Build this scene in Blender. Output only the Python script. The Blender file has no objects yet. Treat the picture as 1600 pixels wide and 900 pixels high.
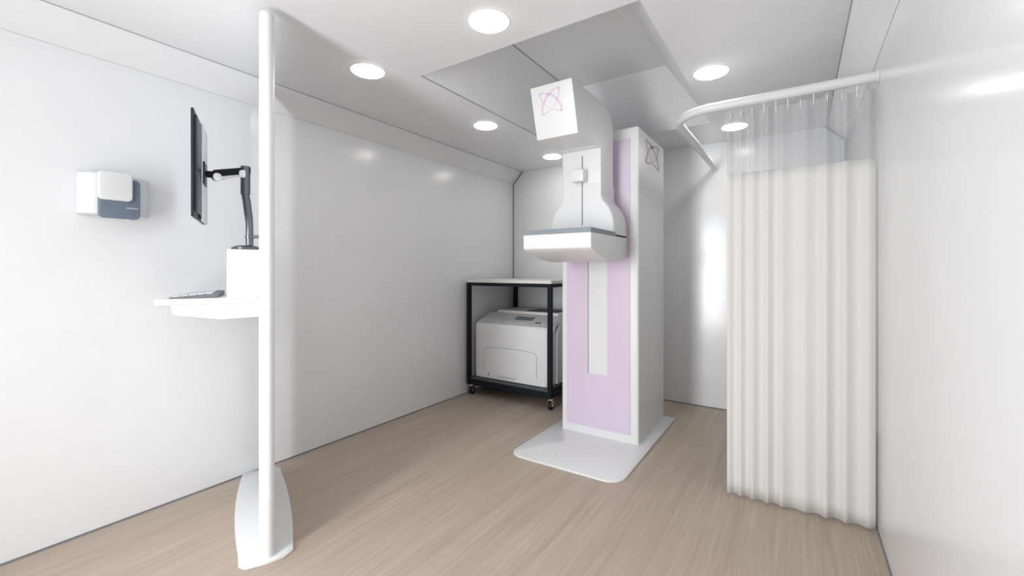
import bpy, bmesh, math
from math import pi, sin, cos, radians as R_
from mathutils import Vector, Matrix

C = bpy.context.scene.collection
scn = bpy.context.scene

# ------------------------------------------------------------ camera, light, exposure
cam_data = bpy.data.cameras.new('camera')
cam_data.sensor_width = 36.0
cam_data.lens = 36.0 * 673.0 / 1600.0
cam_data.shift_y = -27.5 / 1600.0
cam_data.clip_start = 0.02
cam = bpy.data.objects.new('camera', cam_data)
cam.location = (0, 0, 1.15)
cam.rotation_euler = (pi / 2, 0, math.atan2(446.0, 673.0))
C.objects.link(cam)
scn.camera = cam

scn.view_settings.view_transform = 'Standard'
scn.view_settings.look = 'None'
scn.view_settings.gamma = 1.0
scn.view_settings.use_curve_mapping = False
scn.view_settings.exposure = 0.0

DOOR_W = 84.0        # daylight through the open doorway
LAMP_W = 1.05         # each downlight
GLOW = 8.0          # brightness of a downlight lens

world = bpy.data.worlds.new('sky')
scn.world = world
world.use_nodes = True
bg = world.node_tree.nodes['Background']
bg.inputs['Color'].default_value = (0.95, 0.98, 1.0, 1)
bg.inputs['Strength'].default_value = 1.0

dl = bpy.data.lights.new('daylight', 'AREA')
dl.shape = 'RECTANGLE'
dl.size = 0.50
dl.size_y = 1.98
dl.energy = DOOR_W
dl.color = (0.97, 0.985, 1.0)
daylight = bpy.data.objects.new('daylight', dl)
daylight.location = (-1.38, -1.16, 1.06)
daylight.rotation_euler = (pi / 2, 0, -R_(35))
C.objects.link(daylight)

# ------------------------------------------------------------ materials
def mat(name, col, rough=0.5, metal=0.0, spec=0.5, emit=None, es=0.0, coat=0.0):
    m = bpy.data.materials.new(name)
    m.use_nodes = True
    b = m.node_tree.nodes['Principled BSDF']
    b.inputs['Base Color'].default_value = (*col, 1)
    b.inputs['Roughness'].default_value = rough
    b.inputs['Metallic'].default_value = metal
    b.inputs['Specular IOR Level'].default_value = spec
    b.inputs['Coat Weight'].default_value = coat
    if emit:
        b.inputs['Emission Color'].default_value = (*emit, 1)
        b.inputs['Emission Strength'].default_value = es
    return m

def noise_tint(m, scale=(1, 1, 1), lo=0.97, hi=1.0, detail=3, bump=0.0):
    """soft procedural unevenness of a painted or plastic surface"""
    nt = m.node_tree
    b = nt.nodes['Principled BSDF']
    base = list(b.inputs['Base Color'].default_value)
    tc = nt.nodes.new('ShaderNodeTexCoord')
    mp = nt.nodes.new('ShaderNodeMapping')
    mp.inputs['Scale'].default_value = scale
    n = nt.nodes.new('ShaderNodeTexNoise')
    n.inputs['Detail'].default_value = detail
    r = nt.nodes.new('ShaderNodeValToRGB')
    r.color_ramp.elements[0].position = 0.3
    r.color_ramp.elements[1].position = 0.7
    r.color_ramp.elements[0].color = [c * lo for c in base[:3]] + [1]
    r.color_ramp.elements[1].color = [c * hi for c in base[:3]] + [1]
    nt.links.new(tc.outputs['Object'], mp.inputs['Vector'])
    nt.links.new(mp.outputs['Vector'], n.inputs['Vector'])
    nt.links.new(n.outputs['Fac'], r.inputs['Fac'])
    nt.links.new(r.outputs['Color'], b.inputs['Base Color'])
    if bump:
        bp = nt.nodes.new('ShaderNodeBump')
        bp.inputs['Strength'].default_value = bump
        bp.inputs['Distance'].default_value = 0.002
        nt.links.new(n.outputs['Fac'], bp.inputs['Height'])
        nt.links.new(bp.outputs['Normal'], b.inputs['Normal'])
    return m

M = {}
M['wall'] = noise_tint(mat('wall_laminate', (0.825, 0.835, 0.85), 0.185, spec=0.5), (2, 2, 2), 0.985, 1.0)
M['wall_side'] = noise_tint(mat('side_wall_laminate', (0.825, 0.835, 0.85), 0.215), (2, 2, 2), 0.985, 1.0)
M['ceiling'] = noise_tint(mat('ceiling_panel', (0.825, 0.835, 0.85), 0.30), (2, 2, 2), 0.985, 1.0)
M['seam'] = mat('seam_sealant', (0.20, 0.21, 0.22), 0.6)
M['seam_pale'] = mat('pale_seam', (0.42, 0.43, 0.44), 0.5)
M['seam_faint'] = mat('faint_seam', (0.58, 0.59, 0.60), 0.5)
M['corner'] = mat('corner_trim', (0.30, 0.31, 0.32), 0.5)
M['white'] = noise_tint(mat('white_paint', (0.78, 0.785, 0.79), 0.38), (6, 6, 6), 0.985, 1.0)
M['white_gloss'] = noise_tint(mat('white_powder_coat', (0.80, 0.805, 0.81), 0.30), (6, 6, 6), 0.985, 1.0)
M['purple'] = noise_tint(mat('lilac_panel', (0.695, 0.585, 0.725), 0.42), (4, 4, 4), 0.985, 1.0)
M['emblem'] = mat('lilac_emblem', (0.72, 0.585, 0.715), 0.45)
M['emblem_shaded'] = mat('shaded_emblem', (0.50, 0.43, 0.49), 0.45)  # lilac emblem again, with the column side's shading put into its colour
M['slate'] = mat('slate_detector', (0.235, 0.265, 0.30), 0.45)
M['line'] = mat('slot_line', (0.22, 0.22, 0.23), 0.6)
M['dark_gap'] = mat('dark_gap', (0.02, 0.02, 0.022), 0.7)
M['black_metal'] = noise_tint(mat('black_powder_coat', (0.006, 0.008, 0.012), 0.6, spec=0.25), (20, 20, 20), 0.8, 1.0)
M['tabletop'] = noise_tint(mat('white_tabletop', (0.80, 0.79, 0.76), 0.45), (4, 20, 4), 0.97, 1.0)
M['printer'] = noise_tint(mat('printer_plastic', (0.80, 0.805, 0.82), 0.5), (30, 30, 30), 0.98, 1.0)
M['printer_top'] = noise_tint(mat('printer_top_plastic', (0.64, 0.65, 0.67), 0.5), (30, 30, 30), 0.98, 1.0)
M['printer_grey'] = mat('printer_grey', (0.30, 0.31, 0.33), 0.5)
M['printer_dark'] = mat('printer_dark', (0.05, 0.052, 0.065), 0.5)
M['printer_line'] = mat('printer_line', (0.33, 0.335, 0.35), 0.6)
M['shelf'] = mat('dark_shelf_board', (0.075, 0.08, 0.09), 0.5)
M['lcd'] = mat('lcd_screen', (0.20, 0.24, 0.29), 0.25)
M['chrome'] = mat('chrome', (0.75, 0.76, 0.78), 0.22, 1.0)
M['rubber'] = mat('black_rubber', (0.010, 0.010, 0.012), 0.5)
M['gunmetal'] = mat('gunmetal', (0.16, 0.17, 0.19), 0.30, 0.9)
M['black_plastic'] = noise_tint(mat('black_plastic', (0.010, 0.013, 0.018), 0.4), (20, 20, 20), 0.8, 1.0)
M['charcoal'] = mat('charcoal_plastic', (0.035, 0.045, 0.06), 0.35)
M['pale_plastic'] = mat('pale_plastic', (0.74, 0.75, 0.77), 0.35)
M['screen'] = mat('monitor_screen', (0.01, 0.011, 0.013), 0.12)
M['key_grey'] = mat('keyboard_base', (0.17, 0.185, 0.20), 0.5)
M['key_white'] = mat('key_caps', (0.70, 0.71, 0.73), 0.5)
M['slate_blue'] = mat('dispenser_window', (0.16, 0.20, 0.26), 0.22)
M['lettering'] = mat('white_lettering', (0.85, 0.86, 0.88), 0.5)
M['rail'] = noise_tint(mat('white_rail', (0.74, 0.75, 0.765), 0.34), (6, 6, 6), 0.985, 1.0)
M['lens'] = mat('lamp_lens', (0.9, 0.9, 0.88), 0.4, emit=(1.0, 0.97, 0.93), es=GLOW)
M['clear'] = mat('clear_hook', (0.85, 0.86, 0.87), 0.3)

def floor_mat():
    m = bpy.data.materials.new('wood_vinyl')
    m.use_nodes = True
    nt = m.node_tree
    b = nt.nodes['Principled BSDF']
    tc = nt.nodes.new('ShaderNodeTexCoord')
    def noise(scale, detail, rough, dist=0.0):
        mp = nt.nodes.new('ShaderNodeMapping')
        mp.inputs['Scale'].default_value = scale
        n = nt.nodes.new('ShaderNodeTexNoise')
        n.inputs['Scale'].default_value = 1.0
        n.inputs['Detail'].default_value = detail
        n.inputs['Roughness'].default_value = rough
        n.inputs['Distortion'].default_value = dist
        nt.links.new(tc.outputs['Object'], mp.inputs['Vector'])
        nt.links.new(mp.outputs['Vector'], n.inputs['Vector'])
        return n
    a = noise((62, 1.5, 1), 5, 0.65, 0.3)
    c = noise((11, 0.5, 1), 3, 0.5, 0.2)
    f = noise((210, 5.0, 1), 2, 0.5)
    def mix(x, y, fac):
        mm = nt.nodes.new('ShaderNodeMix')
        mm.data_type = 'FLOAT'
        mm.inputs[0].default_value = fac
        nt.links.new(x, mm.inputs[2])
        nt.links.new(y, mm.inputs[3])
        return mm.outputs[0]
    s = mix(a.outputs['Fac'], c.outputs['Fac'], 0.42)
    s = mix(s, f.outputs['Fac'], 0.25)
    r = nt.nodes.new('ShaderNodeValToRGB')
    e = r.color_ramp.elements
    e[0].position = 0.34
    e[0].color = (0.385, 0.310, 0.248, 1)
    e[1].position = 0.66
    e[1].color = (0.580, 0.490, 0.408, 1)
    k = r.color_ramp.elements.new(0.5)
    k.color = (0.480, 0.394, 0.321, 1)
    nt.links.new(s, r.inputs['Fac'])
    nt.links.new(r.outputs['Color'], b.inputs['Base Color'])
    b.inputs['Roughness'].default_value = 0.46
    b.inputs['Specular IOR Level'].default_value = 0.4
    bp = nt.nodes.new('ShaderNodeBump')
    bp.inputs['Strength'].default_value = 0.12
    bp.inputs['Distance'].default_value = 0.001
    nt.links.new(a.outputs['Fac'], bp.inputs['Height'])
    nt.links.new(bp.outputs['Normal'], b.inputs['Normal'])
    return m
M['floor'] = floor_mat()

def fabric_mat():
    m = mat('cream_fabric', (0.83, 0.825, 0.81), 0.9, spec=0.2)
    nt = m.node_tree
    b = nt.nodes['Principled BSDF']
    tr = nt.nodes.new('ShaderNodeBsdfTranslucent')
    tr.inputs['Color'].default_value = (0.86, 0.855, 0.835, 1)
    mx = nt.nodes.new('ShaderNodeMixShader')
    mx.inputs[0].default_value = 0.18
    out = nt.nodes['Material Output']
    nt.links.new(b.outputs[0], mx.inputs[1])
    nt.links.new(tr.outputs[0], mx.inputs[2])
    nt.links.new(mx.outputs[0], out.inputs['Surface'])
    w = nt.nodes.new('ShaderNodeTexNoise')
    w.inputs['Scale'].default_value = 400
    bp = nt.nodes.new('ShaderNodeBump')
    bp.inputs['Strength'].default_value = 0.08
    nt.links.new(w.outputs['Fac'], bp.inputs['Height'])
    nt.links.new(bp.outputs['Normal'], b.inputs['Normal'])
    return m
M['fabric'] = fabric_mat()

def net_mat():
    """open netting: threads with real holes between them"""
    m = mat('white_netting', (0.50, 0.51, 0.525), 0.8, spec=0.2)
    nt = m.node_tree
    b = nt.nodes['Principled BSDF']
    uv = nt.nodes.new('ShaderNodeUVMap')
    uv.uv_map = 'UVMap'
    sep = nt.nodes.new('ShaderNodeSeparateXYZ')
    nt.links.new(uv.outputs['UV'], sep.inputs[0])
    def math_(op, a, v=None):
        n = nt.nodes.new('ShaderNodeMath')
        n.operation = op
        for i, x in enumerate((a, v)):
            if x is None:
                continue
            if isinstance(x, (int, float)):
                n.inputs[i].default_value = x
            else:
                nt.links.new(x, n.inputs[i])
        return n.outputs[0]
    def thread(s, period, width):
        return math_('LESS_THAN', math_('FRACT', math_('DIVIDE', s, period)), width)
    t = math_('MAXIMUM', thread(sep.outputs[0], 0.0062, 0.36), thread(sep.outputs[1], 0.0062, 0.30))
    nt.links.new(t, b.inputs['Alpha'])
    return m
M['net'] = net_mat()

# ------------------------------------------------------------ helpers
def root_of(o):
    while o.parent:
        o = o.parent
    return o

def obj(name, bm, m, parent=None, smooth=False, local=False):
    """links a bmesh built in world coordinates as ONE mesh object (local=True: in the thing's own)"""
    if parent and not local:
        r = root_of(parent)
        mw = Matrix.Translation(r.location) @ r.rotation_euler.to_matrix().to_4x4()
        bm.transform(mw.inverted())
    bmesh.ops.recalc_face_normals(bm, faces=bm.faces[:])
    me = bpy.data.meshes.new(name)
    bm.to_mesh(me)
    bm.free()
    me.materials.append(m)
    if smooth:
        for p in me.polygons:
            p.use_smooth = True
        me.set_sharp_from_angle(angle=R_(38))
    o = bpy.data.objects.new(name, me)
    C.objects.link(o)
    if parent:
        o.parent = parent
    return o

def thing(name, label, cat, loc=(0, 0, 0), rz=0.0, group=None):
    o = bpy.data.objects.new(name, None)
    o.empty_display_size = 0.1
    C.objects.link(o)
    o.location = loc
    o.rotation_euler = (0, 0, rz)
    o['label'] = label
    o['category'] = cat
    if group:
        o['group'] = group
    return o

def struct(name, bm, m, smooth=False):
    o = obj(name, bm, m, None, smooth)
    o['kind'] = 'structure'
    return o

def bevel(bm, w, seg=3, ang=30, verts=None):
    es = [e for e in bm.edges if len(e.link_faces) == 2 and e.calc_face_angle(0) > R_(ang)]
    if verts is not None:
        es = [e for e in es if verts(e)]
    if es and w:
        bmesh.ops.bevel(bm, geom=es, offset=w, segments=seg, profile=0.5, affect='EDGES', clamp_overlap=True)

def B(x0, x1, y0, y1, z0, z1, bev=0.0, seg=2, bm=None):
    t = bmesh.new()
    bmesh.ops.create_cube(t, size=1)
    bmesh.ops.scale(t, vec=(x1 - x0, y1 - y0, z1 - z0), verts=t.verts)
    bmesh.ops.translate(t, vec=((x0 + x1) / 2, (y0 + y1) / 2, (z0 + z1) / 2), verts=t.verts)
    bevel(t, bev, seg)
    return join(bm, t)

def join(bm, t):
    if bm is None:
        return t
    me = bpy.data.meshes.new('tmp')
    t.to_mesh(me)
    bm.from_mesh(me)
    bpy.data.meshes.remove(me)
    t.free()
    return bm

def prism(pts, axis, lo, hi, bev=0.0, seg=3, ang=30, bm=None):
    """2D outline pushed along an axis: 'x' takes (y,z), 'y' takes (x,z), 'z' takes (x,y)"""
    t = bmesh.new()
    def v(p, d):
        return {'x': (d, p[0], p[1]), 'y': (p[0], d, p[1]), 'z': (p[0], p[1], d)}[axis]
    a = [t.verts.new(v(p, lo)) for p in pts]
    b = [t.verts.new(v(p, hi)) for p in pts]
    t.faces.new(a)
    t.faces.new(b[::-1])
    n = len(pts)
    for i in range(n):
        t.faces.new((a[i], a[(i + 1) % n], b[(i + 1) % n], b[i]))
    bmesh.ops.recalc_face_normals(t, faces=t.faces[:])
    bevel(t, bev, seg, ang)
    return join(bm, t)

def cyl(p, q, r, r2=None, n=24, bev=0.0, bm=None):
    p, q = Vector(p), Vector(q)
    d = q - p
    t = bmesh.new()
    bmesh.ops.create_cone(t, cap_ends=True, segments=n, radius1=r, radius2=r if r2 is None else r2, depth=d.length)
    bevel(t, bev, 3, 50)
    t.transform(Matrix.Translation((p + q) / 2) @ d.to_track_quat('Z', 'Y').to_matrix().to_4x4())
    return join(bm, t)

def lathe(prof, n=32, loc=(0, 0, 0), bm=None):
    """profile of (radius, height) turned about z; ends at radius 0 are closed"""
    t = bmesh.new()
    rings = []
    for r, z in prof:
        if r < 1e-6:
            rings.append([t.verts.new((loc[0], loc[1], loc[2] + z))])
        else:
            rings.append([t.verts.new((loc[0] + r * cos(2 * pi * i / n), loc[1] + r * sin(2 * pi * i / n), loc[2] + z)) for i in range(n)])
    for A, D in zip(rings, rings[1:]):
        for i in range(n):
            j = (i + 1) % n
            if len(A) == 1:
                t.faces.new((A[0], D[i], D[j]))
            elif len(D) == 1:
                t.faces.new((A[i], A[j], D[0]))
            else:
                t.faces.new((A[i], A[j], D[j], D[i]))
    for E_ in (rings[0], rings[-1]):
        if len(E_) > 1:
            t.faces.new(E_)
    return join(bm, t)

def tube(pts, r, n=16, bm=None, flat=1.0):
    """round tube along a path; flat < 1 squeezes its height"""
    t = bmesh.new()
    P = [Vector(p) for p in pts]
    rings = []
    for i, p in enumerate(P):
        d = (P[min(i + 1, len(P) - 1)] - P[max(i - 1, 0)]).normalized()
        up = Vector((0, 0, 1)) if abs(d.z) < 0.95 else Vector((0, 1, 0))
        s = d.cross(up).normalized()
        u = s.cross(d).normalized()
        rr = r[i] if isinstance(r, (list, tuple)) else r
        rings.append([t.verts.new(p + s * rr * cos(2 * pi * k / n) + u * rr * flat * sin(2 * pi * k / n)) for k in range(n)])
    for A, D in zip(rings, rings[1:]):
        for k in range(n):
            t.faces.new((A[k], A[(k + 1) % n], D[(k + 1) % n], D[k]))
    t.faces.new(rings[0])
    t.faces.new(rings[-1][::-1])
    return join(bm, t)

def rounded(x0, x1, y0, y1, r, n=8):
    """outline of a rectangle; r = radii of corners (x0y0, x1y0, x1y1, x0y1)"""
    out = []
    for (cx, cy, a0), rr in zip(((x0, y0, pi), (x1, y0, 1.5 * pi), (x1, y1, 0), (x0, y1, 0.5 * pi)), r):
        sx = 1 if cx == x0 else -1
        sy = 1 if cy == y0 else -1
        if rr < 1e-6:
            out.append((cx, cy))
            continue
        for i in range(n + 1):
            a = a0 + 0.5 * pi * i / n
            out.append((cx + sx * rr + rr * cos(a), cy + sy * rr + rr * sin(a)))
    return out

# ------------------------------------------------------------ the room
XL, XR, YB, YF, H = -2.587, 0.297, 3.925, -1.0, 2.21
COV = 0.118           # sloped cove between wall and ceiling
T = 0.05

struct('floor', B(XL - T, XR + T, YF - 0.5, YB + T, -0.06, 0.0), M['floor'])

# ceiling with its raised recess above the machine
HX0, HX1, HY0, HY1 = -1.705, -0.515, 1.685, 3.37
bm = bmesh.new()
xs, ys = (XL + COV, HX0, HX1, XR - COV), (YF, HY0, HY1, YB + T)
for i in range(3):
    for j in range(3):
        if i == 1 and j == 1:
            continue
        vs = [bm.verts.new((x, y, H)) for x, y in ((xs[i], ys[j]), (xs[i + 1], ys[j]), (xs[i + 1], ys[j + 1]), (xs[i], ys[j + 1]))]
        bm.faces.new(vs)
bmesh.ops.remove_doubles(bm, verts=bm.verts[:], dist=1e-5)
ret = bmesh.ops.extrude_face_region(bm, geom=bm.faces[:])
bmesh.ops.translate(bm, vec=(0, 0, 0.012), verts=[g for g in ret['geom'] if isinstance(g, bmesh.types.BMVert)])
struct('ceiling', bm, M['ceiling'])

HZ, YC, XI, XO, YI = H + 0.33, 3.008, -0.745, -1.461, HY0 + 0.22
bm = bmesh.new()
def quad(b, *p):
    b.faces.new([b.verts.new(q) for q in p])
zb = H + 0.0005
a_, b_, c_, d_ = (HX0, HY0, zb), (HX1, HY0, zb), (HX1, HY1, zb), (HX0, HY1, zb)
A_, B_, C_, D_ = (XO, YI, HZ), (XI, YI, HZ), (XI, YC, HZ), (XO, YC, HZ)
quad(bm, A_, B_, C_, D_)             # raised flat part, then its four sloping sides
quad(bm, a_, b_, B_, A_)
quad(bm, b_, c_, C_, B_)
quad(bm, c_, d_, D_, C_)
quad(bm, d_, a_, A_, D_)
bmesh.ops.remove_doubles(bm, verts=bm.verts[:], dist=1e-5)
o = struct('ceiling_recess', bm, M['ceiling'])
sol = o.modifiers.new('sheet', 'SOLIDIFY')
sol.thickness = 0.006
sol.offset = 1  # outwards

# walls; the long ones end in the sloped cove
struct('wall_left', prism([(XL, 0), (XL, H - COV), (XL + COV, H), (XL + COV, H + T), (XL - T, H + T), (XL - T, 0)], 'y', YF, YB), M['wall_side'])
struct('wall_right', prism([(XR, 0), (XR, H - COV), (XR - COV, H), (XR - COV, H + T), (XR + T, H + T), (XR + T, 0)], 'y', YF, YB), M['wall'])
struct('wall_back', B(XL - T, XR + T, YB, YB + T, 0, H + 0.14), M['wall'])
bm = B(XL - T, -1.64, YF - T, YF, 0, H + T)
B(-1.12, XR + T, YF - T, YF, 0, H + T, bm=bm)
B(-1.64, -1.12, YF - T, YF, 2.09, H + T, bm=bm)
struct('wall_front', bm, M['wall'])
bm = B(-1.68, -1.635, YF - T - 0.01, YF + 0.012, 0, 2.13, 0.004)
B(-1.125, -1.08, YF - T - 0.01, YF + 0.012, 0, 2.13, 0.004, bm=bm)
B(-1.635, -1.125, YF - T - 0.01, YF + 0.012, 2.075, 2.13, 0.004, bm=bm)
struct('door_1', bm, M['white'])

# dark sealant lines and corner trims
struct('baseboard_left', B(XL, XL + 0.005, YF, YB, 0, 0.007), M['seam'])
struct('baseboard_right', B(XR - 0.005, XR, YF, YB, 0, 0.007), M['seam'])
struct('baseboard_back', B(XL, XR, YB - 0.005, YB, 0, 0.008), M['seam'])
for n_, (sgn, X) in enumerate(((1, XL), (-1, XR))):
    c = X + sgn * COV
    struct('trim_%d' % (n_ * 3 + 1), prism([(c - 0.0028, H), (c + 0.0028, H), (c + 0.0028, H - 0.0025), (c - 0.0028, H - 0.0025)], 'y', YF, YB), M['seam_pale'])
    w = 0.013
    struct('trim_%d' % (n_ * 3 + 2), prism([(X, 0), (X, H - COV), (X + sgn * COV, H), (X + sgn * (COV + 0.018), H), (X + sgn * (COV + 0.006), H - w * 0.9), (X + sgn * w, H - COV - w * 0.4), (X + sgn * w, 0)], 'y', YB - 0.006, YB), M['corner'])
    s_ = 0.0012
    struct('trim_%d' % (n_ * 3 + 3), B(X - 0.001, X + sgn * 0.0015 if sgn > 0 else X + 0.001, YF, YB, H - COV - s_, H - COV + s_) if sgn > 0 else B(X - 0.0015, X + 0.001, YF, YB, H - COV - s_, H - COV + s_), M['seam_faint'])
struct('trim_7', B(XO - 0.003, XO + 0.003, YI, YC, HZ - 0.003, HZ), M['corner'])
struct('trim_8', B(HX0 - 0.006, HX0 + 0.001, HY0, HY1, H - 0.0015, H), M['corner'])

# ------------------------------------------------------------ ceiling lights
def make_light():
    root = thing('ceiling_light', '', 'light', (0, 0, 0), 0, 'round recessed ceiling lights')
    fr = lathe([(0.085, -0.001), (0.0855, -0.0018), (0.087, -0.0022), (0.090, -0.0018), (0.092, 0.0), (0.085, 0.0)], 40)
    obj('trim_ring', fr, M['white'], root, True, True)
    obj('lens', lathe([(0, -0.0105), (0.04, -0.0102), (0.070, -0.009), (0.080, -0.007), (0.0848, -0.0035), (0.0855, -0.0002), (0, -0.0002)], 40), M['lens'], root, True, True)
    ld = bpy.data.lights.new('lamp', 'AREA')
    ld.shape = 'DISK'
    ld.size = 0.15
    ld.energy = LAMP_W
    ld.color = (1.0, 0.98, 0.95)
    lo = bpy.data.objects.new('lamp', ld)
    lo.location = (0, 0, -0.0125)
    lo.parent = root
    C.objects.link(lo)
    return root
spots = [((-1.095, 1.475), 'largest round ceiling light in the bright ceiling before the recess'),
         ((-1.903, 1.485), 'round ceiling light nearest the top of the white shield post'),
         ((-1.905, 2.524), 'round ceiling light left of the recess, between white post and purple machine'),
         ((-1.905, 3.558), 'farthest round ceiling light, half hidden behind the machine arm'),
         ((-0.385, 2.510), 'round ceiling light right of the recess, in front of the curtain rail'),
         ((-0.387, 3.553), 'round ceiling light behind the bend of the curtain rail, seen past the netting')]
proto = None
for (x, y), lab in spots:
    if proto is None:
        proto = make_light()
        o = proto
    else:
        o = proto.copy()
        C.objects.link(o)
        for ch in list(proto.children):
            c2 = ch.copy()
            C.objects.link(c2)
            c2.parent = o
    o.location = (x, y, H)
    o['label'] = lab

# ------------------------------------------------------------ mammography machine
mx = -1.14
mach = thing('mammography_machine', 'tall white and lilac mammography machine standing on a white floor plate', 'mammography machine', (mx, 2.9, 0))
bp_out = rounded(-1.502, -0.786, 2.225, 3.472, (0.085, 0.10, 0.0, 0.0), 10)
obj('base_plate', prism(bp_out, 'z', 0.0, 0.012, 0.003, 2, 50), M['white_gloss'], mach, True)
CX0, CX1, CY0, CY1, CZ = -1.418, -0.861, 2.789, 3.431, 2.094
bm = B(CX0, CX1, CY0, CY1, 0.012, CZ)
bevel(bm, 0.016, 4, 30, lambda e: abs(e.verts[0].co.z - e.verts[1].co.z) > 1 or e.verts[0].co.z > 1)
obj('column', bm, M['white'], mach, True)
# lilac front, with the long slot the arm travels in
SX0, SX1, SZ = -1.213, -1.073, 0.436
px0, px1, pz0, pz1 = -1.376, -0.915, 0.066, 2.018
obj('front_panel', prism([(px0, pz0), (px1, pz0), (px1, pz1), (SX1, pz1), (SX1, SZ), (SX0, SZ), (SX0, pz1), (px0, pz1)], 'y', CY0 - 0.0045, CY0 + 0.002), M['purple'], mach)
obj('slot_edge', B(SX0, SX0 + 0.0045, CY0 - 0.0025, CY0 + 0.001, SZ, pz1), M['line'], mach)
obj('slot_cover', B(SX0 + 0.0045, SX1, CY0 - 0.0015, CY0 + 0.001, SZ, pz1), M['white'], mach)

# gantry: head and arm in one, then the round hub
def arc(cx, cy, r, a0, a1, n):
    return [(cx + r * cos(R_(a0 + (a1 - a0) * i / n)), cy + r * sin(R_(a0 + (a1 - a0) * i / n))) for i in range(n + 1)]
prof = [(2.102, 2.186), (2.183, 1.909), (2.470, 1.915), (2.478, 1.908), (2.516, 1.908), (2.516, 1.50), (2.727, 1.50)]
prof += [(2.727, 2.03), (2.722, 2.068), (2.708, 2.102), (2.688, 2.132), (2.660, 2.158), (2.625, 2.177), (2.585, 2.188), (2.54, 2.194)]
obj('arm', prism(prof, 'x', mx - 0.131, mx + 0.131, 0.018, 4, 24), M['white'], mach, True)
hub = [(mx - 0.1305, 1.640)]
cz, hr = 1.422, 0.2145
a_in = 62
left = [(mx + hr * cos(R_(180 - a)), cz + hr * sin(R_(180 - a))) for a in [a_in - i * (a_in + 0) / 14 for i in range(15)]]
right = [(2 * mx - x, z) for x, z in left][::-1]
pts = [(mx - 0.1305, 1.70), (mx - 0.1305, 1.622)] + [p for p in left if p[0] < mx - 0.1305 - 0.004 and p[1] < 1.61] + [(mx - hr, 1.37), (mx + hr, 1.37)] + [p for p in right if p[0] > mx + 0.1305 + 0.004 and p[1] < 1.61] + [(mx + 0.1305, 1.622), (mx + 0.1305, 1.70)]
hb_ = prism(pts, 'y', 2.5145, 2.752)
bevel(hb_, 0.012, 4, 28, lambda e: abs(e.verts[0].co.y - e.verts[1].co.y) < 0.1)
obj('hub', hb_, M['white'], mach, True)
obj('carriage', cyl((mx, 2.735, 1.42), (mx, 2.795, 1.42), 0.16, n=40), M['white'], mach, True)
# breast support with the grey detector plate
sp = [(2.165, 1.360), (2.165, 1.276), (2.172, 1.270), (2.222, 1.253), (2.29, 1.236), (2.363, 1.220), (2.43, 1.2105), (2.498, 1.205), (2.565, 1.2045), (2.633, 1.208), (2.69, 1.216), (2.743, 1.227), (2.750, 1.233), (2.750, 1.360)]
obj('support', prism(sp, 'x', mx - 0.2145, mx + 0.2145, 0.013, 4, 24), M['white'], mach, True)
obj('detector_plate', B(mx - 0.217, mx + 0.2165, 2.160, 2.534, 1.358, 1.3845, 0.0015), M['slate'], mach)
obj('joint_line', B(mx + 0.2100, mx + 0.2152, 2.556, 2.738, 1.362, 1.3685), M['dark_gap'], mach)
# compression paddle carrier on its track
obj('paddle_track', B(-1.1365, -1.1305, 2.5125, 2.518, 1.435, 1.870), M['line'], mach)
obj('paddle_holder', B(-1.181, -1.100, 2.452, 2.5165, 1.703, 1.776, 0.004), M['white'], mach, True)

def emblem(org, ux, vz, nrm, su, sv, m, parent, depth=0.0015):
    """four-pointed star of two crossing leaf outlines, the lower strokes tapering away"""
    bm = bmesh.new()
    def ribbon(A, Cc, D, wf, n=26):
        A, Cc, D = Vector(A), Vector(Cc), Vector(D)
        L = []
        for i in range(n + 1):
            t = i / n
            p = A * (1 - t) ** 2 + Cc * 2 * t * (1 - t) + D * t * t
            d = ((Cc - A) * (1 - t) + (D - Cc) * t).normalized()
            nn = Vector((-d.y, d.x))
            w = wf(t)
            L.append((p + nn * w, p - nn * w))
        def W(q, k):
            return org + ux * (q.x * su) + vz * (q.y * sv) + nrm * k
        top = [(bm.verts.new(W(a, depth)), bm.verts.new(W(b, depth))) for a, b in L]
        bot = [(bm.verts.new(W(a, -0.0005)), bm.verts.new(W(b, -0.0005))) for a, b in L]
        for i in range(n):
            bm.faces.new((top[i][0], top[i + 1][0], top[i + 1][1], top[i][1]))
            bm.faces.new((bot[i][1], bot[i + 1][1], bot[i + 1][0], bot[i][0]))
            for s in (0, 1):
                bm.faces.new((top[i][s], bot[i][s], bot[i + 1][s], top[i + 1][s]) if s else (top[i][s], top[i + 1][s], bot[i + 1][s], bot[i][s]))
        for i in (0, n):
            bm.faces.new((top[i][0], top[i][1], bot[i][1], bot[i][0]))
    up = lambda t: 0.080 + 0.024 * sin(pi * t)
    lo = lambda t: max(0.010, 0.088 * abs(2 * t - 1) ** 1.3)
    ribbon((-1, 0.95), (0.84, 0.70), (1, -1), up)
    ribbon((-1, 0.95), (-0.90, -0.66), (1, -1), lo)
    ribbon((0.95, 1.12), (-0.82, 0.80), (-1, -1.05), up)
    ribbon((0.95, 1.12), (0.76, -0.76), (-1, -1.05), lo)
    return obj('emblem', bm, m, parent)
# on the slanted head front
fv = Vector((0, 2.102 - 2.183, 2.186 - 1.909)).normalized()
fn = Vector((0, -fv.z, fv.y))
yy = 2.102 + (2.183 - 2.102) * (2.186 - 2.095) / (2.186 - 1.909)
emblem(Vector((-1.151, yy, 2.095)), Vector((1, 0, 0)), fv, fn, 0.064, 0.058, M['emblem'], mach)
emblem(Vector((CX1, 3.115, 1.969)), Vector((0, 1, 0)), Vector((0, 0, 1)), Vector((1, 0, 0)), 0.160, 0.078, M['emblem_shaded'], mach)

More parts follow.
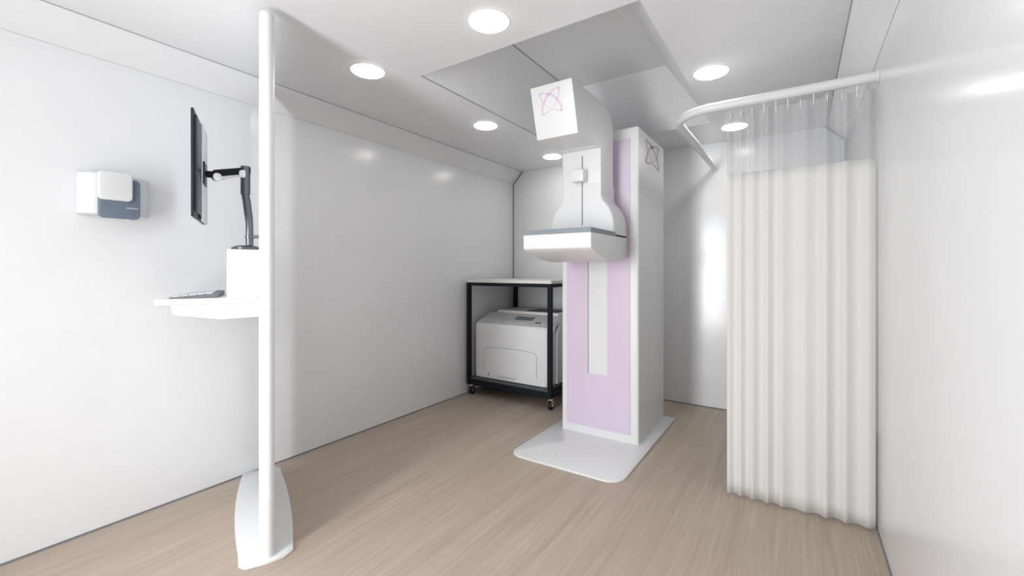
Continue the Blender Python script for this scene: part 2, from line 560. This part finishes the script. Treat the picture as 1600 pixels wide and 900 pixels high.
# ------------------------------------------------------------ printer cart
cart = thing('printer_cart', 'black metal frame cart with white top on casters in the far corner', 'cart', (-2.12, 3.5, 0))
KX0, KX1, KY0, KY1 = -2.552, -1.668, 3.09, 3.915
q = 0.035
obj('tabletop', B(KX0 - 0.002, KX1 + 0.002, KY0 - 0.002, KY1, 1.040, 1.066, 0.002), M['tabletop'], cart)
for x in (KX0, KX1 - q):
    for y in (KY0, KY1 - q):
        obj('leg', B(x, x + q, y, y + q, 0.105, 1.040, 0.002), M['black_metal'], cart)
for y in (KY0, KY1 - q):
    obj('top_rail', B(KX0 + q, KX1 - q, y, y + q, 1.010, 1.040, 0.0015), M['black_metal'], cart)
for x in (KX0, KX1 - q):
    obj('side_rail', B(x, x + q, KY0 + q, KY1 - q, 1.010, 1.040, 0.0015), M['black_metal'], cart)
bm = B(KX0 + 0.003, KX1 - 0.003, KY0 + 0.003, KY1 - 0.003, 0.100, 0.150, 0.001)
obj('lower_shelf', bm, M['black_metal'], cart)
obj('shelf_board', B(KX0 + q, KX1 - q, KY0 + 0.012, KY1 - 0.02, 0.150, 0.166, 0.001), M['shelf'], cart)
for x in (KX0 + 0.027, KX1 - 0.027):
    for y in (KY0 + 0.045, KY1 - 0.045):
        cs = obj('caster', cyl((x, y, 0.082), (x, y, 0.1), 0.020, n=20), M['chrome'], cart, True)
        f_ = B(x - 0.020, x - 0.016, y - 0.018, y + 0.014, 0.034, 0.085, 0.002)
        B(x + 0.016, x + 0.020, y - 0.018, y + 0.014, 0.034, 0.085, 0.002, bm=f_)
        B(x - 0.020, x + 0.020, y - 0.018, y + 0.014, 0.079, 0.085, 0.002, bm=f_)
        cyl((x - 0.024, y, 0.036), (x + 0.024, y, 0.036), 0.007, n=12, bm=f_)
        obj('fork', f_, M['chrome'], cs)
        obj('wheel', cyl((x - 0.013, y, 0.036), (x + 0.013, y, 0.036), 0.036, n=28, bev=0.006), M['rubber'], cs, True)

# ------------------------------------------------------------ printer
pr = thing('printer', 'bulky pale grey laser printer on the lower shelf of the black cart', 'printer', (-2.11, 3.5, 0.166))
PX0, PX1, PY0, PY1 = -2.492, -1.738, 3.150, 3.86
ztop = 0.744
prof = [(PY0 + 0.012, 0.168), (PY0, 0.190), (PY0, 0.652), (PY0 + 0.008, 0.664), (PY0 + 0.215, ztop), (PY1, ztop), (PY1, 0.168)]
obj('body', prism(prof, 'x', PX0, PX1, 0.006, 3, 20), M['printer'], pr, True)
sl = Vector((0, 0.207, ztop - 0.664)).normalized()
sn = Vector((0, -sl.z, sl.y))
so = Vector((0, PY0 + 0.008, 0.664))
def slope_box(x0, x1, a0, a1, k0, k1, bev=0.0):
    bm = B(x0, x1, a0, a1, k0, k1, bev)
    mt = Matrix(((1, 0, 0, 0), (0, sl.y, sn.y, so.y), (0, sl.z, sn.z, so.z), (0, 0, 0, 1)))
    bm.transform(mt)
    return bm
cp = obj('control_panel', slope_box(PX0 + 0.02, PX1 - 0.02, 0.008, 0.205, -0.004, 0.0025, 0.001), M['printer_top'], pr)
obj('lcd', slope_box(-2.135, -1.945, 0.105, 0.170, 0.0, 0.006, 0.001), M['lcd'], cp)
for x in (-1.885, -1.855):
    obj('button', slope_box(x - 0.010, x + 0.010, 0.065, 0.085, 0.0, 0.007, 0.002), M['printer_dark'], cp)
for i in range(5):
    x = -2.17 + 0.045 * i
    obj('key', slope_box(x - 0.015, x + 0.015, 0.040, 0.060, 0.0, 0.005, 0.002), M['pale_plastic'], cp)
obj('top_cover', B(PX0 + 0.06, PX1 - 0.03, PY0 + 0.26, PY1 - 0.01, ztop - 0.003, ztop + 0.024, 0.006), M['printer'], pr, True)
obj('output_tray', B(-2.13, -1.80, PY0 + 0.30, PY1 - 0.14, ztop + 0.020, ztop + 0.0265, 0.001), M['printer_dark'], pr)
# front cover with its arched top and seam
def arch(x0, x1, z0, z1, rise, r, n=8):
    xm, hw = (x0 + x1) / 2, (x1 - x0) / 2
    def top(x):
        return z1 + rise * (1 - ((x - xm) / hw) ** 2)
    out = [(x0, z0), (x1, z0)]
    cr = [(x1 - r + r * cos(R_(a)), top(x1 - r) - r + r * sin(R_(a))) for a in range(0, 91, 15)]
    out += cr
    out += [(x1 - r - (x1 - x0 - 2 * r) * i / n, top(x1 - r - (x1 - x0 - 2 * r) * i / n)) for i in range(1, n)]
    out += [(x0 + r + r * cos(R_(a)), top(x0 + r) - r + r * sin(R_(a))) for a in range(90, 181, 15)]
    return out
obj('cover_seam', prism(arch(-2.394, -1.836, 0.205, 0.446, 0.014, 0.045), 'y', PY0 - 0.0012, PY0 + 0.002), M['printer_line'], pr)
obj('front_cover', prism(arch(-2.3905, -1.8395, 0.205, 0.4425, 0.014, 0.042), 'y', PY0 - 0.0026, PY0 + 0.001, 0.0008, 1), M['printer'], pr)
tr = obj('paper_tray', B(PX0 + 0.012, PX1 - 0.012, PY0 - 0.004, PY0 + 0.02, 0.172, 0.228, 0.002), M['printer'], pr)
obj('handle', B(-2.24, -2.045, PY0 - 0.007, PY0 - 0.003, 0.190, 0.213, 0.0015), M['printer_top'], tr)
obj('level_gauge', B(-2.345, -2.337, PY0 - 0.0055, PY0 - 0.003, 0.193, 0.219), M['printer_dark'], tr)
obj('side_panel', prism(rounded(PY0 + 0.075, PY1 - 0.03, 0.172, 0.690, (0.01, 0.01, 0.05, 0.10), 8), 'x', PX1 - 0.002, PX1 + 0.010, 0.004, 2), M['printer_top'], pr, True)
obj('side_groove', prism(rounded(PY0 + 0.128, PY0 + 0.18, 0.172, 0.68, (0.004, 0.004, 0.004, 0.05), 8), 'x', PX1 + 0.006, PX1 + 0.0115), M['printer_grey'], pr)
obj('side_rib', prism(rounded(PY0 + 0.14, PY1 - 0.05, 0.172, 0.672, (0.01, 0.01, 0.05, 0.09), 8), 'x', PX1 + 0.008, PX1 + 0.022, 0.005, 2), M['printer'], pr, True)

# ------------------------------------------------------------ radiation shield (seen edge-on)
D = Vector((-0.892, 0.451, 0))        # along the panel, away from the post
N = Vector((-0.451, -0.892, 0))       # towards the operator's side
O = Vector((-1.768, 0.894, 0))
ang = math.atan2(D.y, D.x)
sh = thing('radiation_shield', 'white floor standing shield seen edge-on, round post on an oval-sided plate', 'radiation shield', tuple(O), ang)
# in the thing's own frame: x along the panel, y to the operator
ax = Vector((-0.907, 0.42, 0))
nn = Vector((0.42, 0.907, 0))
bo = Vector((-1.755, 0.885, 0))
loc_pts = [(-0.024, -0.072), (-0.030, 0.0), (-0.024, 0.060), (0.006, 0.096)]
loc_pts += [(0.006 + 0.852 * i / 12, 0.096 + 0.020 * (1 - (2 * i / 12 - 1) ** 2)) for i in range(1, 12)]
loc_pts += [(0.858, 0.098), (0.886, 0.072), (0.890, 0.0), (0.886, -0.070), (0.860, -0.088)]
loc_pts += [(0.860 - 0.852 * i / 12, -0.088 - 0.026 * (1 - (2 * i / 12 - 1) ** 2)) for i in range(1, 12)]
loc_pts += [(0.004, -0.094)]
w_pts = [(bo + ax * a + nn * b) for a, b in loc_pts]
obj('base_plate', prism([(p.x, p.y) for p in w_pts], 'z', 0.0, 0.012, 0.003, 2, 50), M['white_gloss'], sh, True)
post = [(0.030, 0.012), (0.0305, 0.020), (0.0275, 0.026), (0.0275, 2.165)] + [(0.0275 * cos(R_(a)), 2.165 + 0.022 * sin(R_(a))) for a in (20, 40, 60, 78)] + [(0, 2.187)]
obj('post', lathe(post, 32), M['white'], sh, True, True)
obj('panel', B(0.024, 0.800, -0.013, 0.013, 0.012, 2.165, 0.004), M['white'], sh, True, True)
obj('mounting_rail', B(0.30, 0.36, 0.0125, 0.018, 1.24, 1.70, 0.001), M['white'], sh, True, True)

# ------------------------------------------------------------ shield workstation
def Q(s, t, z=0):
    return O + D * s + N * t + Vector((0, 0, z))
desk = thing('desk', 'white narrow desk shelf fixed to the side of the white shield', 'desk', tuple(Q(0.4, 0.2)), ang)
c = [Q(0.150, 0.0135), Q(0.196, 0.388), Q(0.66, 0.388), Q(0.70, 0.0135)]
obj('desktop', prism([(p.x, p.y) for p in c], 'z', 1.011, 1.0345, 0.003, 2), M['white_gloss'], desk, True)
bm = prism([(0.020, 1.011), (0.020, 0.951), (0.165, 0.9465), (0.318, 0.971), (0.326, 0.980), (0.331, 1.011)], 'x', 0.165, 0.62, 0.004, 2)
bm.transform(Matrix.Translation(O - Q(0.4, 0.2)) if False else Matrix.Identity(4))
bm.transform(Matrix.Translation(O) @ Matrix.Rotation(ang, 4, 'Z'))
obj('bracket', bm, M['white_gloss'], desk, True)

def frame_bm(bm):
    bm.transform(Matrix.Translation(O) @ Matrix.Rotation(ang, 4, 'Z'))
    return bm
bx = thing('equipment_box', 'plain white box on the desk beneath the monitor arm', 'box', tuple(Q(0.23, 0.08, 1.0345)), ang)
obj('housing', frame_bm(B(0.152, 0.312, 0.018, 0.145, 1.0345, 1.236, 0.004)), M['white_gloss'], bx, True)
obj('lid', frame_bm(B(0.153, 0.311, 0.019, 0.144, 1.234, 1.2385, 0.002)), M['white_gloss'], bx, True)

kb = thing('keyboard', 'slim grey and white keyboard lying on the white desk', 'keyboard', tuple(Q(0.33, 0.27, 1.0345)), ang)
# side profile tilts up towards the shield
kp = [(0.345, 1.0348), (0.345, 1.0385), (0.190, 1.0535), (0.180, 1.0520), (0.180, 1.0348)]
obj('body', frame_bm(prism(kp, 'x', 0.215, 0.555, 0.001, 1)), M['key_grey'], kb)
kd = Vector((0, -0.155, 0.015)).normalized()
for r_ in range(5):
    for k_ in range(11):
        w_ = 0.0245
        a0 = 0.012 + r_ * 0.0275
        bm = B(0.2195 + k_ * 0.0302, 0.2195 + k_ * 0.0302 + 0.0275, 0, w_, 0, 0.005, 0.0012, 1)
        mt = Matrix.Translation((0, 0.345 + kd.y * a0, 1.0386 + kd.z * a0)) @ Matrix(((1, 0, 0, 0), (0, kd.y, 0, 0), (0, kd.z, 1, 0), (0, 0, 0, 1)))
        bm.transform(mt)
        obj('key', frame_bm(bm), M['key_white'], kb)

# monitor, seen from its edge, rolled a little
mo = thing('computer_monitor', 'thin black computer monitor seen edge-on, held by the jointed arm', 'monitor', tuple(Q(0.18, 0.25, 1.35)), ang)
turn = Matrix.Translation((0, 0.246, 0)) @ Matrix.Rotation(R_(0.4), 4, 'Z') @ Matrix.Translation((0, -0.246, 0))
def mon(bm):
    bm.transform(turn)
    return frame_bm(bm)
z0, z1 = 1.353, 1.757
obj('bezel', mon(B(0.0, 0.365, 0.237, 0.2465, z0, z1, 0.002)), M['black_plastic'], mo, True)
obj('screen', mon(B(0.012, 0.353, 0.2462, 0.2474, z0 + 0.016, z1 - 0.012)), M['screen'], mo)
obj('rear_housing', mon(B(0.010, 0.30, 0.2275, 0.238, z0 + 0.02, z1 - 0.02, 0.004)), M['charcoal'], mo, True)
obj('rear_reflection', mon(B(0.14, 0.325, 0.2245, 0.2282, z0 - 0.005, z1 - 0.014, 0.0015)), M['pale_plastic'], mo, True)  # pale plate painting the white wall's reflection on the dark glossy back
obj('mount_plate', mon(B(0.155, 0.245, 0.2185, 0.2243, 1.503, 1.593, 0.001)), M['black_plastic'], mo, True)

arm = thing('monitor_arm', 'dark metal jointed arm rising from the white box and holding the monitor', 'monitor arm', tuple(Q(0.23, 0.08, 1.2385)), ang)
pb = Vector((-2.009, 0.927, 0))
obj('base', lathe([(0, 0), (0.052, 0), (0.056, 0.004), (0.055, 0.010), (0.048, 0.015), (0.030, 0.020), (0, 0.021)], 36, (pb.x, pb.y, 1.2385)), M['gunmetal'], arm, True)
e0, e1, e2, e3 = Vector((-1.993, 0.934, 1.255)), Vector((-1.990, 0.934, 1.366)), Vector((-2.008, 0.924, 1.490)), Vector((-2.008, 0.924, 1.592))
def bez(A, Cc, Dd, n):
    return [A * (1 - t) ** 2 + Cc * 2 * t * (1 - t) + Dd * t * t for t in [i / n for i in range(n + 1)]]
pole = [e0] + bez(Vector((-1.993, 0.934, 1.325)), Vector((-1.992, 0.934, 1.365)), Vector((-1.997, 0.931, 1.395)), 5) + bez(Vector((-2.003, 0.927, 1.450)), Vector((-2.008, 0.924, 1.475)), e2, 5)
obj('lower_link', tube(pole, [0.0145] * 5 + [0.0155] * (len(pole) - 5), 20), M['gunmetal'], arm, True)
obj('elbow', cyl(e2 - Vector((0, 0, 0.01)), e3 + Vector((0, 0, 0.012)), 0.0185, n=24, bev=0.003), M['gunmetal'], arm, True)
cl = obj('clamp', cyl(Vector((-1.993, 0.934, 1.289)), Vector((-1.993, 0.934, 1.303)), 0.017, n=20), M['gunmetal'], arm, True)
obj('clamp_knob', cyl(Vector((-1.993, 0.934, 1.296)), Vector((-1.947, 0.966, 1.297)), 0.0065, n=14), M['gunmetal'], cl, True)
# upper link reaches the monitor's back
m0 = Q(0.20, 0.197, 1.550)
u0, u1 = Vector((-2.008, 0.924, 1.585)), m0
dv = (u1 - u0)
ul = dv.length
side = Vector((-dv.y, dv.x, 0)).normalized()
fwd = Vector((dv.x, dv.y, 0)).normalized()
hl = Vector((dv.x, dv.y, 0)).length
def link_bm(outline, lo, hi, bev):
    bm = prism(outline, 'y', lo, hi, bev, 2)
    mt = Matrix(((fwd.x, side.x, 0, u0.x), (fwd.y, side.y, 0, u0.y), (0, 0, 1, u0.z), (0, 0, 0, 1)))
    bm.transform(mt)
    return bm
dz = dv.z
obj('upper_link', link_bm([(-0.018, 0.018), (hl, dz + 0.018), (hl, dz - 0.012), (-0.018, -0.014)], -0.014, 0.014, 0.004), M['black_metal'], arm, True)
obj('link_cover', link_bm([(0.012, -0.010), (hl - 0.012, dz - 0.010), (hl - 0.02, dz - 0.024), (0.02, -0.026)], -0.012, 0.012, 0.004), M['pale_plastic'], arm, True)
for s_ in (0.012, hl - 0.014):
    zc = dz * s_ / hl - 0.014
    pc = u0 + fwd * s_ + Vector((0, 0, zc))
    obj('pivot_cap', cyl(pc - side * 0.018, pc + side * 0.018, 0.017, n=24, bev=0.003), M['chrome'], arm, True)
obj('tilt_head', cyl(m0 - N * 0.010, Q(0.20, 0.2187, 1.550), 0.014, n=20, bev=0.002), M['black_metal'], arm, True)

# ------------------------------------------------------------ wall dispenser
dp = thing('soap_dispenser', 'white and slate hand soap dispenser fixed to the left wall', 'dispenser', (XL, 0.625, 1.40))
yc_, hb, hf = 0.625, 0.122, 0.068
bp = [(XL, yc_ - hb), (XL, yc_ + hb), (XL + 0.045, yc_ + hb - 0.004), (XL + 0.075, yc_ + hf + 0.028), (XL + 0.088, yc_ + hf), (XL + 0.088, yc_ - hf), (XL + 0.075, yc_ - hf - 0.028), (XL + 0.045, yc_ - hb + 0.004)]
obj('housing', prism(bp, 'z', 1.392, 1.572, 0.010, 3, 40), M['pale_plastic'], dp, True)
obj('window', prism(rounded(yc_ - hf, yc_ + hf + 0.006, 1.378, 1.556, (0.02,) * 4, 6), 'x', XL + 0.080, XL + 0.100, 0.005, 3, 50), M['slate_blue'], dp, True)
obj('push_cover', prism(rounded(yc_ - hf - 0.004, yc_ + hf - 0.024, 1.455, 1.578, (0.018,) * 4, 6), 'x', XL + 0.094, XL + 0.114, 0.006, 3, 50), M['white'], dp, True)
tx = bpy.data.curves.new('lettering', 'FONT')
tx.body = 'ARD'
tx.size = 0.017
tx.extrude = 0.0006
tx.align_x = 'RIGHT'
to = bpy.data.objects.new('lettering', tx)
C.objects.link(to)
dg = bpy.context.evaluated_depsgraph_get()
tm = bpy.data.meshes.new_from_object(to.evaluated_get(dg))
bpy.data.objects.remove(to)
bm = bmesh.new()
bm.from_mesh(tm)
bm.transform(Matrix.Translation((XL + 0.1005, yc_ + hf - 0.002, 1.424)) @ Matrix.Rotation(pi / 2, 4, 'Z') @ Matrix.Rotation(pi / 2, 4, 'X') @ Matrix.Diagonal((1.25, 0.55, 1, 1)))
obj('lettering', bm, M['lettering'], dp)
obj('drip_spout', cyl((XL + 0.085, yc_ + 0.035, 1.372), (XL + 0.085, yc_ + 0.035, 1.383), 0.009, n=16), M['pale_plastic'], dp, True)

# ------------------------------------------------------------ curtain rail and curtain
RY, RZ, RR, RX = 2.456, 2.000, 0.0235, -0.572
rail = thing('curtain_rail', 'white bent curtain rail running from right wall to back wall', 'curtain rail', (XR, RY, RZ))
bend = 0.20
path = [(XR - 0.004, RY, RZ)] + [(XR - 0.004 - (XR - RX - bend - 0.004) * i / 6, RY, RZ) for i in range(1, 6)]
path += [(RX + bend + bend * cos(R_(a)), RY + bend + bend * sin(R_(a)), RZ) for a in range(270, 179, -6)]
path += [(RX, RY + bend + (YB - 0.004 - RY - bend) * i / 6, RZ) for i in range(1, 7)]
obj('tube', tube(path, RR, 20), M['rail'], rail, True)
obj('wall_flange', cyl((XR, RY, RZ), (XR - 0.008, RY, RZ), 0.030, n=28, bev=0.002), M['rail'], rail, True)
obj('wall_flange', cyl((RX, YB, RZ), (RX, YB - 0.010, RZ), 0.031, n=28, bev=0.002), M['rail'], rail, True)

cu = thing('privacy_curtain', 'cream pleated privacy curtain with netting top hanging from the white rail', 'curtain', (0, RY, 0))
hook_x = [-0.285, -0.236, -0.187, -0.138, -0.088, -0.039, 0.012, 0.063, 0.114, 0.167, 0.222]
crest = [-0.292, -0.240, -0.186, -0.122, -0.062, 0.030, 0.110, 0.182, 0.262]
amp = [0.008, 0.009, 0.010, 0.011, 0.010, 0.007, 0.012, 0.012, 0.007]
def fold(x):
    """pleat depth at x: towards the viewer at each crest"""
    for i in range(len(crest) - 1):
        if crest[i] <= x <= crest[i + 1]:
            t = (x - crest[i]) / (crest[i + 1] - crest[i])
            A = amp[i] * (1 - t) + amp[i + 1] * t
            return -A * (cos(2 * pi * t) + 0.12 * cos(4 * pi * t + 0.9))
    t = (x - crest[-1]) / 0.06 if x > crest[-1] else (x - crest[0]) / 0.06
    A = amp[-1] if x > crest[-1] else amp[0]
    return -A * cos(2 * pi * t)
def sheet(z0, z1, nz, taper, topcurve=0.0):
    bm = bmesh.new()
    uvl = bm.loops.layers.uv.new('UVMap')
    nx = 260
    x0, x1 = -0.301, 0.287
    rows = []
    ss = []
    s = 0.0
    px_, py_ = x0, fold(x0)
    for i in range(nx + 1):
        x = x0 + (x1 - x0) * i / nx
        y = fold(x)
        s += math.hypot(x - px_, y - py_)
        px_, py_ = x, y
        ss.append(s)
    for j in range(nz + 1):
        z = z0 + (z1 - z0) * j / nz
        row = []
        for i in range(nx + 1):
            x = x0 + (x1 - x0) * i / nx
            k = taper(z)
            zz = z
            if topcurve and j == nz:
                d = min(abs(x - h) for h in hook_x)
                zz = z - topcurve * min(1.0, d / 0.026)
            row.append(bm.verts.new((x, RY + fold(x) * k + 0.003 * sin(9 * x + 1.5 * z), zz)))
        rows.append(row)
    for j in range(nz):
        for i in range(nx):
            f = bm.faces.new((rows[j][i], rows[j][i + 1], rows[j + 1][i + 1], rows[j + 1][i]))
            zz = [z0 + (z1 - z0) * (j + q_) / nz for q_ in (0, 0, 1, 1)]
            for lp, i_, zv in zip(f.loops, (i, i + 1, i + 1, i), zz):
                lp[uvl].uv = (ss[i_], zv)
    return bm
ZS = 1.645
k_fab = lambda z: 1.0 - 0.3 * z / 1.9
fab = obj('fabric', sheet(0.012, ZS, 24, k_fab), M['fabric'], cu, True)
fab.modifiers.new('cloth', 'SOLIDIFY').thickness = 0.0014
net = obj('netting', sheet(ZS - 0.004, 1.956, 8, lambda z: k_fab(ZS) + 0.7 * (z - ZS) / 0.31, 0.010), M['net'], cu, True)
net['label'] = 'open white netting band'
for hx in hook_x:
    y = RY + fold(hx) * (k_fab(ZS) + 0.7 * 0.97) + 0.003 * sin(9 * hx + 1.5 * 1.95)
    hk = [(hx, RY, RZ - RR - 0.0003), (hx, RY, 1.970), (hx, (RY + y) / 2 - 0.002, 1.962), (hx, y - 0.003, 1.954), (hx, y - 0.004, 1.928), (hx, y + 0.002, 1.924), (hx, y + 0.004, 1.930)]
    obj('hook', tube(hk, 0.0021, 8), M['clear'], cu, True)
